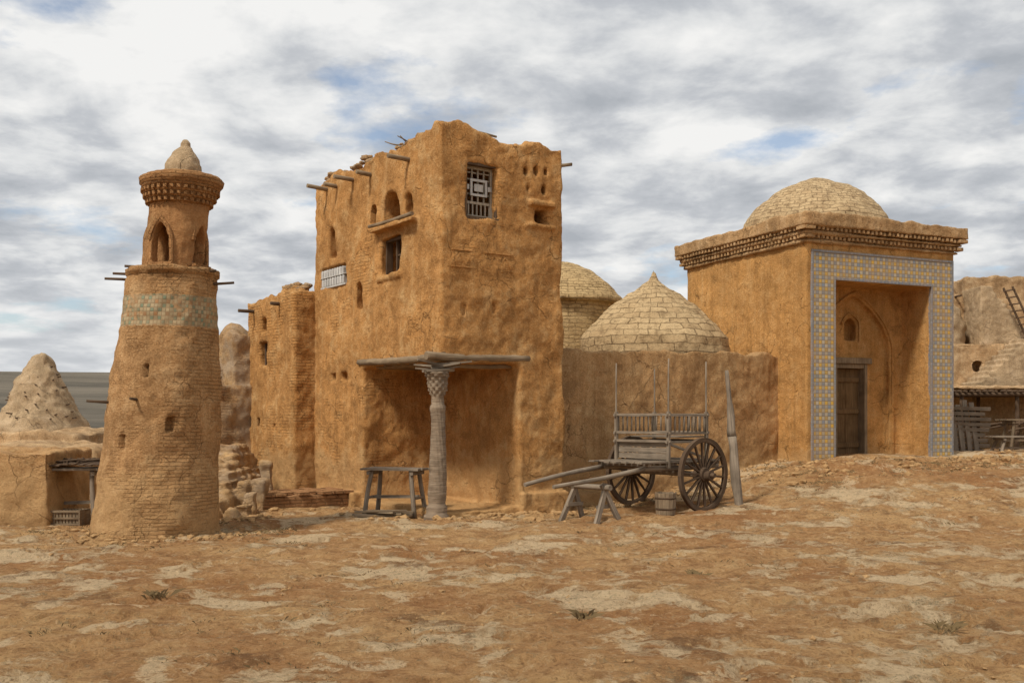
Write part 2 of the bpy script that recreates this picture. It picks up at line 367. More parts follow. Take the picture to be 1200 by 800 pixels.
# ---------------------------------------------------------------- tower house
TL=F(-1.13,16.2,-.576,.818,True); TR=F(-1.13,16.2,.818,.576,False)
tw=root('adobe_tower_house',(-1.6,18.8,0))
body=fbox(TL,0,4.79,-.4,6.28,-2.43,0)
body=([v if v.z>3 else v+Vector(((v.x+1.6)*.025,(v.y-18.8)*.012,0)) for v in body[0]],body[1])
solids=[body,
 fbox(TL,.73,2.2,4.86,4.95,-.2,.16), fbox(TR,1.66,2.26,4.84,4.91,-.2,.07), fbox(TR,1.72,2.24,5.2,5.30,-.2,.13),
 fbox(TL,1.3,2.1,4.02,4.10,-.2,.05),
 fbox(TR,1.5,2.5,-.3,.35,-.9,.14), fbox(TL,2.75,4.7,-.3,.25,-.9,.2)]
cuts=[fbox(TL,-.5,2.68,.12,2.52,-1.52,.6),
 prism(TL,archpts(1.36,1.95,4.95,5.55),-.75,.3), prism(TL,archpts(2.26,2.46,5.06,5.40),-.35,.3), prism(TL,archpts(.96,1.15,5.05,5.40),-.35,.3),
 fbox(TL,1.37,2.02,4.11,4.74,-.9,.3), prism(TL,archpts(3.87,4.13,4.68,5.27),-.3,.3), prism(TL,archpts(2.74,3.0,3.6,4.1),-.3,.3),
 fbox(TL,3.8,4.02,2.31,2.48,-.4,.3), fbox(TL,3.4,3.6,2.31,2.48,-.4,.3), fbox(TL,3.45,4.5,4.14,4.5,-.12,.3),
 fbox(TR,.48,1.09,4.88,5.78,-.85,.3),
 prism(TR,archpts(1.60,1.71,5.70,5.86),-.3,.3), prism(TR,archpts(1.82,1.93,5.72,5.90),-.3,.3), prism(TR,archpts(2.04,2.15,5.74,5.90),-.3,.3),
 prism(TR,archpts(1.66,1.75,5.44,5.55),-.3,.3), prism(TR,archpts(1.98,2.09,5.42,5.60),-.3,.3),
 fbox(TR,1.86,2.11,4.92,5.16,-.8,.3), prism(TR,archpts(.375,.465,3.26,3.47),-.4,.3), prism(TR,archpts(.95,1.04,3.33,3.54),-.4,.3),
 fbox(TL,.3,4.5,5.95,6.8,-2.15,-.28)]
def tpost(co):
    w=ss(5.9,6.3,co.z)
    if w>0:
        a=(co.x+1.13)*TL.dx+(co.y-16.2)*TL.dy; s_=(co.x+1.13)*TR.dx+(co.y-16.2)*TR.dy
        d=math.hypot(a,s_)
        co.z+=w*(.12*math.exp(-d*d/.35)+.12*noise.fractal(co*1.5,.7,2.,4)-.08*ss(3.2,4.8,a)-.04)
    return co
adobe('walls',solids,cuts,.031,M_tower,tw,(.06,.9,.018,4.5),tpost)
q=B()
q.log(TL.p(-.05,2.60,-.02),TL.p(2.85,2.62,.02),.07,.055,12,14,.25)
q.log(TL.p(.3,2.53,-.25),TL.p(2.7,2.54,-.25),.06,.06)
q.log(TR.p(-.3,2.60,.04),TR.p(1.72,2.62,-.0),.068,.06,12,12,.25)
q.log(TR.p(.1,2.50,-.2),TR.p(1.6,2.5,-.2),.05,.045)
for i in range(9): q.log(TL.p(.2+i*.3,2.53,-1.6),TL.p(.2+i*.3,2.53,-.05),.035,.03)
q.done('porch_beams',M_log,tw)
q=B(); cx,cy=-1.19,16.22
for a0,L,z in ((.1,.55,2.46),(-.45,.42,2.42),(2.75,.42,2.43),(-2.4,.4,2.46),(.55,.4,2.38),(3.5,.36,2.37)):
    d=Vector((math.cos(a0),math.sin(a0),0)); q.beam(Vector((cx,cy,z))-d*.1,Vector((cx,cy,z+U(.03,.08)))+d*L,.075,.045,tap=.5)
q.beam((cx-.2,cy-.06,2.365),(cx+.22,cy+.1,2.375),.32,.04)
q.done('brackets',M_wood,tw)
def flute(th,z,r):
    if 1.95<z<2.34: return .016*math.cos(8*th+z*55)+.012*math.cos(8*th-z*55)
    if .45<z<1.9: return .005*math.cos(14*th+z*10)
    return 0
def colc(z): return (cx+.03*math.sin(z*1.2)-.02,cy)
revolve('carved_column',[(.2,-.15),(.2,.06),(.165,.09),(.165,.2),(.135,.24),(.15,.42),(.14,.6),(.13,1.0),(.11,1.7),(.12,1.74),(.12,1.8),(.095,1.84),(.10,1.95),(.145,2.1),(.155,2.22),(.185,2.33),(.185,2.35)],colc,M_col,tw,48,.025,(.012,3.,.006,14.),ridge=flute)
q=B()
for a,z,o in ((4.25,6.02,.42),(3.75,5.98,.3),(3.15,5.99,.38),(1.05,5.93,.4),(2.5,5.97,.25)):
    q.log(TL.p(a,z,-.3),TL.p(a,z+.03,o),.045,.04,8,3)
q.log(TR.p(2.2,5.97,-.1),TR.p(2.62,6.02,.05),.035,.03,8,3)
q.log(TL.p(.72,4.98,.12),TL.p(2.25,4.99,.13),.035,.03,8,4)
q.log(TR.p(.3,6.3,-.1),TR.p(1.1,6.28,-.05),.03,.02,8,4)
q.done('roof_logs',M_log,tw)
q=B()
def fb(f,a0,a1,z0,z1,o0,o1,qq=None): (qq or q).solid(fbox(f,a0,a1,z0,z1,o0,o1))
a0,a1,z0,z1=.50,1.07,4.90,5.75
o=-.12
fb(TR,a0,a0+.05,z0,z1,o-.04,o);fb(TR,a1-.05,a1,z0,z1,o-.04,o);fb(TR,a0+.052,a1-.052,z1-.05,z1,o-.04,o);fb(TR,a0+.052,a1-.052,z0,z0+.05,o-.04,o)
fb(TR,a0+.052,a1-.052,5.13,5.17,o-.035,o-.003)
for i in range(1,4): fb(TR,a0+.05+i*.117-.011,a0+.05+i*.117+.011,5.172,z1-.052,o-.03,o-.006)
for zz in (5.30,5.42,5.54,5.65): fb(TR,a0+.052,a1-.052,zz-.011,zz+.011,o-.045,o-.031)
for i in range(6): fb(TR,a0+.09+i*.082,a0+.11+i*.082,z0+.052,5.128,o-.03,o-.006)
q.done('lattice_window',M_pale,tw)
q=B()
fb(TR,.62,.95,5.26,5.30,o+.001,o+.02);fb(TR,.62,.95,5.50,5.54,o+.001,o+.02);fb(TR,.62,.66,5.302,5.498,o+.001,o+.02);fb(TR,.91,.95,5.302,5.498,o+.001,o+.02)
fb(TR,.70,.87,5.34,5.46,o+.001,o+.012)
fb(TR,.52,.6,5.36,5.44,o+.001,o+.014); fb(TR,.97,1.04,5.36,5.44,o+.001,o+.014)
q.done('lattice_ornament',M_white,tw)
q=B()
fb(TR,.44,.50,4.88,5.78,-.09,-.012);fb(TR,1.07,1.12,4.88,5.78,-.09,-.012);fb(TR,.45,1.11,5.74,5.79,-.1,-.005);fb(TR,.45,1.11,4.85,4.90,-.1,.015)
for a,b_ in ((1.37,1.42),(1.97,2.02)): fb(TL,a,b_,4.11,4.74,-.2,-.08)
fb(TL,1.422,1.968,4.69,4.74,-.2,-.08); fb(TL,1.67,1.71,4.112,4.688,-.18,-.12); fb(TL,1.422,1.668,4.42,4.45,-.17,-.13)
q.done('window_frames',M_woodd,tw)
q=B()
for r_ in range(2):
    for i in range(9):
        c0=3.5+i*.112+r_*.02; zz=4.2+r_*.17
        q.solid(prism(TL,archpts(c0,c0+.085,zz-.05,zz+.1),-.1,.015))
fb(TL,3.44,4.52,4.11,4.145,-.1,.02); fb(TL,3.44,4.52,4.31,4.325,-.1,.02)
q.done('plaster_grille',M_white,tw,.006)
q=B()
def rel(a,za,b_,zb,w=.026): q.beam(TR.p(a,za,.0),TR.p(b_,zb,.0),.095,w,up=(0,0,1))
n=5; A0,A1=.22,1.33
for i in range(n):
    x0=A0+(A1-A0)*i/n; x2=A0+(A1-A0)*(i+1)/n; x1=(x0+x2)/2
    rel(x0,4.1,x1,4.27); rel(x1,4.27,x2,4.1)
rel(A0-.05,4.32,A1+.05,4.32); rel(A0-.05,4.05,A1+.05,4.05)
q.done('zigzag_relief',M_tower,tw,.008)
# ---------------------------------------------------------------- mid block
BL=F(-4.26,19.84,-.576,.818,True)
mb=root('adobe_block_house',(-4.9,21.4,0))
bd=fbox(BL,0,2.5,-.5,4.08,-1.6,0)
bd=([v+Vector((TL.dx,TL.dy,0))*(.25 if (v.z<1 and (v-BL.p(0,v.z)).length>2) else 0) for v in bd[0]],bd[1])
def bpost(co):
    w=ss(3.7,4.1,co.z)
    if w>0: co.z+=w*.14*noise.fractal(co*1.7,.7,2.,4)
    return co
adobe('walls',[bd,fbox(BL,.35,1.0,4.05,4.14,-.6,-.1)],
 [fbox(BL,1.35,1.8,2.68,3.2,-.6,.3),prism(BL,archpts(1.4,1.66,3.38,3.70),-.3,.3),fbox(BL,2.3,2.44,1.42,1.64,-.4,.3),fbox(BL,1.82,1.96,1.4,1.6,-.4,.3),
  fbox(BL,.9,1.05,1.35,1.5,-.1,.3)],.035,M_brickwall,mb,(.05,.9,.02,4.),bpost)
q=B(); 
for a,z,o_ in ((2.1,3.86,.35),(.7,3.9,.2)): q.log(BL.p(a,z,-.2),BL.p(a,z,o_),.04,.035,8,3)
for a in (1.38,1.72): fb(BL,a,a+.05,2.69,3.18,-.2,-.1)
q.done('wood_parts',M_woodd,mb)
def lumps(name,lst,mat,par):
    bm=bmesh.new()
    for p,r in lst:
        g=bmesh.ops.create_icosphere(bm,subdivisions=2,radius=r)
        for v in g['verts']:
            c=v.co*(1+.6*noise.noise(v.co*(1.3/r)+p*9)); v.co=Vector((c.x*1.2,c.y,c.z*.75))+p
    me=bpy.data.meshes.new(name); bm.to_mesh(me); bm.free(); link(name,me,mat,par,True)
lumps('roof_rubble',[(BL.p(.3+R()*.7,4.14+R()*.14,-.2-R()*.3),U(.05,.11)) for i in range(16)],M_ruin,mb)
lumps('roof_rubble',[(TL.p(.6+R()*1.4 if i<18 else (2.+R()*2.6),6.26+R()*.12,-.1-R()*.2),U(.03,.09)) for i in range(44)],M_ruin,tw)
q=B()
for i in range(10):
    c0=TL.p(.7+R()*1.1,6.34,-.12-R()*.15); d=Vector((U(-.25,.25),U(-.25,.25),U(.02,.1))); q.log(c0,c0+d,.014,.008,6,2)
q.done('roof_sticks',M_log,tw)
rw=root('ruined_adobe_wall',(-6.3,22.8,0))
def rpost(co):
    w=ss(2.6,3.3,co.z)
    if w>0: co.z+=w*.35*noise.fractal(co*1.1,1.,2.,3)
    return co
adobe('wall',[prism(BL,[(2.4,-.6),(4.9,-.6),(4.6,3.3),(3.9,3.45),(3.5,3.1),(3.2,3.5),(2.4,3.4)],-1.0,.35),prism(BL,[(2.3,-.6),(4.7,-.6),(4.4,1.9),(2.3,2.3)],-.2,.7)],
 [prism(BL,archpts(3.7,4.0,2.3,2.8),-.3,.6)],.045,M_ruin,rw,(.09,1.1,.03,4.),rpost)
q=B()
for a,z,o in ((3.1,2.5,.9),(3.9,2.2,.85),(3.4,2.05,1.1)): q.log(BL.p(a,z,.2),BL.p(a,z-.03,o),.04,.03,8,3)
q.done('poles',M_log,rw)
rs=root('rubble_stairs',(-5.3,17.6,0))
sol=[]
for i in range(8):
    y=16.1+i*.42; sol.append(zbox(-5.95+U(-.1,.1)-i*.06,-4.75+U(-.1,.1)-i*.06,y,20.2,-.3,.13+i*.13+U(-.02,.02)))
for i in range(14):
    x=U(-6,-4.4); y=U(15.8,18.5); sol.append(zbox(x,x+U(.15,.35),y,y+U(.15,.35),-.2,.08+max(0,(y-16.1)*.31)+U(0,.12)))
adobe('steps',sol,[],.04,M_ruin,rs,(.08,1.5,.035,6.))
bp=root('brick_platform',(-4.0,18.2,0))
adobe('platform',[fbox(TL,2.9,3.9,-.3,.24,-.1,1.85)],[],.03,M_redbrick,bp,(.03,1.5,.012,7.))
q=B()
for i in range(8):
    for j in range(5):
        if R()<.12: continue
        q.solid(fbox(TL,2.86+j*.21,2.86+j*.21+.19,.245,.295+U(-.01,.012),.12+i*.215,.12+i*.215+.195))
q.done('top_bricks',M_redbrick,bp,.01)
# ---------------------------------------------------------------- minaret
mn=root('minaret',(-4.9,14.2,0))
def mc(z): return (-4.98+.065*min(z,3.67)+(.1*(z-3.67) if z>3.67 else 0),14.2)
def slits(th,z,r):  # small recessed loopholes
    for t0,zc in ((-92,2.25),(-64,1.55),(-112,1.3)):
        if abs(th-math.radians(t0+360))<.045 and abs(z-zc)<.09: return -.12
    return 0
revolve('shaft',[(.92,-.3),(.85,.1),(.79,1.1),(.70,2.2),(.64,2.83),(.612,3.31),(.585,3.58),(.62,3.6),(.625,3.67),(.3,3.69)],mc,[M_min,M_tile2],mn,180,.03,(.05,1.1,.02,5.),uvr=.7,mats=lambda z:1 if 2.86<z<3.28 else 0,ridge=slits)
lc=mc(4.1)
sh=[frustum(mc(3.6)[0],14.2,3.6,4.62,.42,.39,24,cx1=mc(4.62)[0])]
cu=[frustum(mc(3.75)[0],14.2,3.74,4.42,.27,.25,20,cx1=mc(4.42)[0])]
for ang in (math.radians(-104),math.radians(-14)):
    nf=(math.cos(ang),math.sin(ang)); 
    f=F(lc[0],14.2,-nf[1],nf[0],False)
    cu.append(prism(f,archpts(-.125,.125,3.74,4.30,4.05,.5),-.8,.8))
adobe('lantern',sh,cu,.02,M_minr,mn,(.015,2.,.008,8.))
q=B()
for ang in (math.radians(-104),math.radians(-14),math.radians(76),math.radians(166)):
    nf=(math.cos(ang),math.sin(ang)); f=F(lc[0],14.2,-nf[1],nf[0],False)
    A=archpts(-.17,.17,3.74,4.37,4.06,.5)[1:]
    for p0,p1 in zip(A,A[1:]): q.beam(f.p(p0[0],p0[1],.375),f.p(p1[0],p1[1],.375),.05,.045,up=(nf[0],nf[1],0))
    q.beam(f.p(-.2,3.72,.40),f.p(.2,3.72,.40),.06,.04)
q.done('arch_frames',M_minr,mn)
revolve('balcony_cornice',[(.36,4.56),(.42,4.58),(.42,4.63),(.46,4.64),(.46,4.70),(.495,4.71),(.495,4.78),(.53,4.79),(.53,4.84),(.56,4.86),(.565,4.93),(.52,4.97),(.2,4.99)],mc,M_minr,mn,96,.03,(.012,2.,.008,8.),uvr=.5)
q=B()
for zr,rr,nn in ((4.675,.475,34),(4.755,.51,36),(4.60,.435,32)):
    for i in range(nn):
        th=6.2832*(i+.5*(nn%4==0))/nn; c0=mc(zr); d=Vector((math.cos(th),math.sin(th),0))
        q.beam(Vector((c0[0],c0[1],zr))+d*(rr-.06),Vector((c0[0],c0[1],zr))+d*(rr+.02),.05,.05)
q.done('brick_dentils',M_minr,mn,.006)
revolve('cap',[(.255,4.95),(.245,5.02),(.235,5.14),(.21,5.2),(.16,5.3),(.10,5.38),(.075,5.40),(.07,5.45),(.03,5.5),(0,5.51)],mc,M_clay,mn,48,.02,(.02,3.,.008,12.))
q=B()
for th,z,L in ((-160,3.5,.35),(-172,3.6,.28),(-5,3.47,.36),(-20,3.62,.2),(-150,1.82,.35),(-100,1.85,.22),(-140,3.66,.15)):
    th=math.radians(th); d=Vector((math.cos(th),math.sin(th),.03)); c0=mc(z); r=.60+.12*(3.6-z)/1.2*.8
    p=Vector((c0[0],c0[1],z)); q.log(p+d*(r-.2),p+d*(r+L-.08),.022,.018,7,2)
q.done('scaffold_pegs',M_woodd,mn)
# ---------------------------------------------------------------- low wall + domed room
W=F(.963,18.2,.818,.576,False)
dr=root('domed_adobe_house',(3.2,20.6,0))
def wpost(co):
    w=ss(2.5,2.85,co.z)
    if w>0: co.z+=w*.08*noise.fractal(co*1.6,1.,2.,3)
    return co
adobe('walls',[prism(W,[(-.4,-.4),(6.1,-.4),(6.1,2.97),(-.4,2.80)],-3.7,0),fbox(W,-.2,1.2,-.3,.28,-.3,.12),fbox(W,1.8,5.6,-.2,.55,-.3,.08)],
 [prism(W,[(-.0,2.55),(5.9,2.72),(5.9,3.4),(-.0,3.4)],-3.5,-.22)],.037,M_wall,dr,(.055,.8,.02,4.),wpost)
revolve('dome',[(1.50,2.5),(1.52,2.72),(1.60,2.95),(1.57,3.3),(1.35,3.60),(.96,3.97),(.56,4.28),(.28,4.46),(.11,4.58),(.06,4.74),(0,4.82)],lambda z:(3.07,22.05),M_dome,dr,130,.04,(.06,1.2,.022,5.),uvr=1.1)
revolve('dome_rear',[(1.38,2.4),(1.37,4.22),(1.52,4.25),(1.52,4.34),(1.4,4.46),(1.22,4.70),(.8,5.03),(.35,5.22),(0,5.28)],lambda z:(1.13,24.0),M_dome2,dr,110,.045,(.035,1.2,.016,6.),uvr=1.2)
# ---------------------------------------------------------------- mausoleum
ML=F(6.0,20.69,-.413,.911,True); MF=MFf; SL,SF=4.27,4.11
ms=root('mausoleum',(7.0,23.45,.5))
BD=.86
cuts=[fbox(MF,.73,3.40,.66,4.45,-BD,.4),prism(MF,archpts(1.04,3.10,.66,4.29,3.1,.35,20),-BD-.15,.2),
 prism(MF,archpts(1.92,2.26,3.32,3.80),-BD-.4,.2),fbox(MF,1.62,2.52,.66,2.81,-BD-.7,.2)]
adobe('walls',[fbox(MF,0,SF,-.4,5.22,-SL,0)],cuts,.034,M_maus,ms,(.026,.8,.011,5.))
adobe('threshold',[fbox(MF,.6,3.6,.2,.72,-1.2,.25),fbox(MF,.0,4.5,.1,.64,-.3,.75),fbox(MF,1.0,3.2,.1,.58,-.3,1.3)],[],.04,M_corn,ms,(.05,1.5,.025,6.))
def tilestrip(name,f,a0,a1,z0,z1,o0,o1,mat):
    bm=bmesh.new(); uv=bm.loops.layers.uv.new('UVMap'); v_,f_=fbox(f,a0,a1,z0,z1,o0,o1)
    vs=[bm.verts.new(p) for p in v_]
    for q_ in f_: bm.faces.new([vs[i] for i in q_])
    bmesh.ops.recalc_face_normals(bm,faces=bm.faces)
    for fc in bm.faces:
        for l in fc.loops:
            d=l.vert.co-f.p(0,0); l[uv].uv=(d.x*f.dx+d.y*f.dy+.4*(d.x*f.nx+d.y*f.ny)+5,l.vert.co.z)
    me=bpy.data.meshes.new(name); bm.to_mesh(me); bm.free(); return link(name,me,mat,ms)
tilestrip('tile_band_l',MF,.155,.68,.66,5.0,-.05,.035,M_tile)
tilestrip('tile_band_r',MF,3.45,4.005,.66,5.0,-.05,.035,M_tile)
tilestrip('tile_band_top',MF,.682,3.448,4.50,5.0,-.05,.035,M_tile)
for i,(a0,a1,z0,z1) in enumerate(((.11,.153,.62,5.05),(4.007,4.05,.62,5.05),(.155,4.005,5.002,5.05),(.682,.73,.62,4.498),(3.40,3.448,.62,4.498),(.732,3.398,4.45,4.498))):
    tilestrip('border_%d'%i,MF,a0,a1,z0,z1,-.05,.045,M_blue)
q=B()
A=archpts(.98,3.16,.7,4.36,3.1,.35,20)[1:]
for p0,p1 in zip(A,A[1:]): q.beam(MF.p(p0[0],p0[1],-BD),MF.p(p1[0],p1[1],-BD),.05,.07,up=(MF.nx,MF.ny,0))
A=archpts(1.84,2.34,3.30,3.90,None,.2)
for p0,p1 in zip(A[1:],A[2:]): q.beam(MF.p(p0[0],p0[1],-BD-.14),MF.p(p1[0],p1[1],-BD-.14),.05,.05,up=(MF.nx,MF.ny,0))
q.done('arch_moulding',M_maus,ms)
q=B()
fb(MF,1.50,2.64,2.80,2.93,-BD-.25,-BD-.06); fb(MF,1.60,1.68,.70,2.798,-BD-.4,-BD-.10); fb(MF,2.46,2.54,.70,2.798,-BD-.4,-BD-.10)
fb(MF,1.682,2.458,2.70,2.797,-BD-.38,-BD-.12)
q.done('door_frame',M_log,ms,.008)
q=B()
for i in range(6): fb(MF,1.69+i*.128,1.69+i*.128+.122,.72,2.69,-BD-.35,-BD-.29+U(-.004,.004))
for z in (.95,1.7,2.4): fb(MF,1.70,2.44,z,z+.1,-BD-.285,-BD-.25)
q.done('door',M_door,ms,.004)
def ring(o0,z0,z1): return prism(MF,[(0-o0,z0),(SF+o0,z0),(SF+o0,z1),(0-o0,z1)],-SL-o0,o0)
adobe('cornice',[ring(.05,5.18,5.26),ring(.13,5.34,5.42),ring(.22,5.50,5.78),ring(.17,5.2,5.21)],
 [fbox(MF,.35,SF-.35,5.62,6.2,-SL+.35,-.35)],.03,M_corn,ms,(.025,1.0,.014,6.),lambda co:co+Vector((0,0,ss(5.6,5.78,co.z)*.05*noise.fractal(co*1.2,.7,2.,4))))
q=B()
q.solid(ring(.0,5.24,5.52))
def teeth(z0,z1,o,n,w):
    for f,L in ((MF,SF),(ML,SL),(F(*MF.p(0,0,-SL)[:2],.911,.413,True),SF),(F(*MF.p(SF,0)[:2],-.413,.911,False),SL)):
        for i in range(n+1):
            a=-o+(L+2*o)*i/n
            q.beam(f.p(a,(z0+z1)/2,-.05),f.p(a,(z0+z1)/2+U(-.008,.008),o+U(-.015,.015)),w,z1-z0-.008)
teeth(5.262,5.338,.115,38,.062); teeth(5.422,5.498,.19,38,.062)
q.done('cornice_dentils',M_corn,ms,.006)
revolve('dome',[(1.68,5.5),(1.66,5.85),(1.58,6.1),(1.40,6.38),(1.08,6.68),(.72,6.90),(.35,7.05),(0,7.13)],lambda z:(7.0,23.45),M_dome_m,ms,130,.04,(.045,1.3,.02,5.),uvr=1.15)
# ---------------------------------------------------------------- cart
ct=root('wooden_cart',(2.64,17.4,0))
O=Vector((2.64,17.4,0)); fw=Vector((-.756,-.655,0)); sd=Vector((.655,-.756,0))
def c_(a,b_,z): return O+fw*a+sd*b_+Vector((0,0,z))
WR=.615
def wheel(name,b0):
    base=c_(0,b0,0); zc=ground(base.x,base.y)+WR-.02; cen=Vector((base.x,base.y,zc)); q=B()
    def pt(r,th,o): return cen+fw*(r*math.cos(th))+Vector((0,0,r*math.sin(th)))+sd*o
    n=48; prof=((.615,-.035),(.615,.035),(.535,.03),(.535,-.03)); rows=[[q.bm.verts.new(pt(r*(1+.012*noise.noise(Vector((math.cos(6.28*i/n)*3,math.sin(6.28*i/n)*3,b0)))),6.28318*i/n,o)) for r,o in prof] for i in range(n)]
    for i in range(n):
        for j in range(4):
            fce=q.bm.faces.new([rows[i][j],rows[(i+1)%n][j],rows[(i+1)%n][(j+1)%4],rows[i][(j+1)%4]])
            for l,(ii,jj) in zip(fce.loops,((i,j),(i+1,j),(i+1,j+1),(i,j+1))): l[q.uv].uv=(ii*.08,jj*.07)
    bmesh.ops.recalc_face_normals(q.bm,faces=q.bm.faces)
    for i in range(18):
        th=6.28318*i/18+.1; q.beam(pt(.09,th,0),pt(.545,th,0),.034,.045,up=sd,tap=.85)
    q.log(pt(0,0,-.17),pt(0,0,.17),.085,.085,14,2,.02); q.log(pt(0,0,-.06),pt(0,0,.06),.115,.115,14,2,.02); q.log(pt(0,0,.17),pt(0,0,.24),.045,.04,10,1,.02)
    q.done(name,M_woodd,ct,.004); return zc
zc=wheel('wheel_near',.8); zf=wheel('wheel_far',-.8)
q=B()
q.log(c_(0,-.75,zf),c_(0,.75,zc),.05,.05)
for b_ in (-.46,.46):
    q.log(c_(-.8,b_,.80),c_(1.1,b_,.80),.045,.045); q.log(c_(1.05,b_,.80),c_(2.95,b_*.7,.585),.042,.032,wob=.2)
for a in (-.7,-.1,.5,1.05): q.beam(c_(a,-.56,.855),c_(a,.56,.855),.08,.05)
q.done('chassis',M_wood,ct)
q=B()
for i in range(9):
    b_=-.54+i*.135; q.beam(c_(-.75+U(-.04,.04),b_,.895),c_(1.25+U(-.1,.1),b_,.895+U(-.006,.006)),.12,.025)
for i in range(5): q.beam(c_(-.3+i*.13,-.56,1.30+U(-.005,.005)),c_(-.3+i*.13,.56,1.30),.12,.022)
for i in range(3): q.beam(c_(.57,-.57,.98+i*.1),c_(.57,.57,.98+i*.1),.02,.09)
q.done('planks',M_wood,ct)
q=B()
PA,PB=-.36,.62
for a in (PA,PB):
    for b_ in (-.58,.58): q.beam(c_(a,b_,.80),c_(a,b_,1.72),.05,.05,up=fw)
for b_ in (-.58,.58):
    for z in (1.66,1.36,1.22): q.beam(c_(PA-.06,b_,z),c_(PB+.06,b_,z),.035,.04)
    for i in range(9):
        a=PA+(PB-PA)*(i+.5)/9; q.log(c_(a,b_,1.36),c_(a,b_,1.66),.014,.014,7,2)
    q.beam(c_(PA,b_,.93),c_(PB,b_,1.2),.03,.04)
for a in (PA,PB):
    for z in (1.67,1.37,1.23): q.beam(c_(a,-.63,z),c_(a,.63,z),.035,.04)
    if a==PA:
        for i in range(11): q.log(c_(a,-.58+1.16*(i+.5)/11,1.37),c_(a,-.58+1.16*(i+.5)/11,1.67),.014,.014,7,2)
q.done('seat_railing',M_wood,ct)
q=B()
for a,b_,dx in ((PA,-.58,.03),(PA,.58,-.04),(PB,-.58,-.05),(PB,.58,.02)): q.log(c_(a,b_,1.2),c_(a+dx,b_+dx,2.5+U(-.05,.1)),.018,.012,7,5)
q.done('stakes',M_wood,ct)
sh_=root('sawhorse',(1.22,16.17,0)); q=B()
e0=c_(1.9,-.42,.53); e1=c_(1.9,.5,.53); q.log(e0,e1,.045,.045)
for t_ in (.15,.85):
    p=e0.lerp(e1,t_)
    for s_ in (-1,1):
        ft=p+fw*(.26*s_)+sd*(.08*(1 if t_>.5 else -1)); ft.z=ground(ft.x,ft.y)-.02; q.beam(p+fw*(-.05*s_)+Vector((0,0,.05)),ft,.08,.055,up=sd)
    q.beam(p+fw*.17+Vector((0,0,-.3)),p-fw*.17+Vector((0,0,-.3)),.03,.06)
q.done('frame',M_wood,sh_)
lp_=root('leaning_post',(3.8,17.0,0)); q=B(); gzp=ground(3.82,17.1)
q.log((3.83,17.1,gzp-.2),(3.72,17.15,1.3),.08,.07,12,10,.5); q.log((3.72,17.15,1.29),(3.64,17.2,2.42),.07,.028,12,10,.5)
q.done('post',M_wood,lp_)
bk=root('wooden_bucket',(2.45,16.2,0)); g0=ground(2.45,16.2); q=B()
for i in range(16):
    th=6.2832*i/16; d=Vector((math.cos(th),math.sin(th),0)); p=Vector((2.45,16.2,g0))
    q.beam(p+d*.14+Vector((0,0,-.01)),p+d*.165+Vector((0,0,.34+U(-.008,.008))),.018,.062,up=(-d.y,d.x,0))
q.solid(frustum(2.45,16.2,g0+.01,g0+.04,.13,.13,16))
q.done('staves',M_log,bk)
revolve('hoop',[(.16,g0+.24),(.172,g0+.24),(.172,g0+.27),(.16,g0+.27)],lambda z:(2.45,16.2),M_woodd,bk,32,.02,(0,1,0,1))
revolve('hoop_low',[(.15,g0+.07),(.163,g0+.07),(.165,g0+.1),(.15,g0+.1)],lambda z:(2.45,16.2),M_woodd,bk,32,.02,(0,1,0,1))
# ---------------------------------------------------------------- tables
def table(rname,cx,cy,ang,L,Wd,H,mat):
    r_=root(rname,(cx,cy,0)); q=B(); ax=Vector((math.cos(ang),math.sin(ang),0)); ay=Vector((-ax.y,ax.x,0)); C0=Vector((cx,cy,0)); g=ground(cx,cy)
    for i in range(4): q.beam(C0-ax*(L/2+U(0,.05))+ay*(Wd*(i-1.5)/4)+Vector((0,0,g+H)),C0+ax*(L/2+U(0,.05))+ay*(Wd*(i-1.5)/4)+Vector((0,0,g+H+U(-.01,.01))),Wd/4-.012,.035)
    for s_ in (-1,1):
        for w in (-1,1):
            q.log(C0+ax*(s_*L*.34)+ay*(w*Wd*.3)+Vector((0,0,g+H-.02)),C0+ax*(s_*L*.44)+ay*(w*Wd*.45)+Vector((0,0,g-.05)),.035,.04)
        q.beam(C0+ax*(s_*L*.38)-ay*Wd*.45+Vector((0,0,g+H-.06)),C0+ax*(s_*L*.38)+ay*Wd*.45+Vector((0,0,g+H-.06)),.06,.06)
        q.beam(C0+ax*(s_*L*.41)-ay*Wd*.4+Vector((0,0,g+H*.35)),C0+ax*(s_*L*.41)+ay*Wd*.4+Vector((0,0,g+H*.35)),.04,.04)
    q.beam(C0-ax*L*.42+Vector((0,0,g+H*.35)),C0+ax*L*.42+Vector((0,0,g+H*.38)),.04,.05)
    q.done('frame',mat,r_); return r_
table('wooden_table',-1.92,16.75,-.3,1.0,.55,.72,M_wood)
pk=root('ground_planks',(-2.1,16.2,0)); q=B()
for i in range(5):
    x=U(-2.4,-1.9); y=U(16.1,16.5); a=U(-.4,.2); z=ground(x,y)+.03+i*.012; q.beam((x-.3*math.cos(a),y-.3*math.sin(a),z),(x+.35*math.cos(a),y+.35*math.sin(a),z),.09,.03)
q.log((-2.5,16.1,.06),(-1.6,16.3,.05),.04,.035)
q.done('planks',M_log,pk)
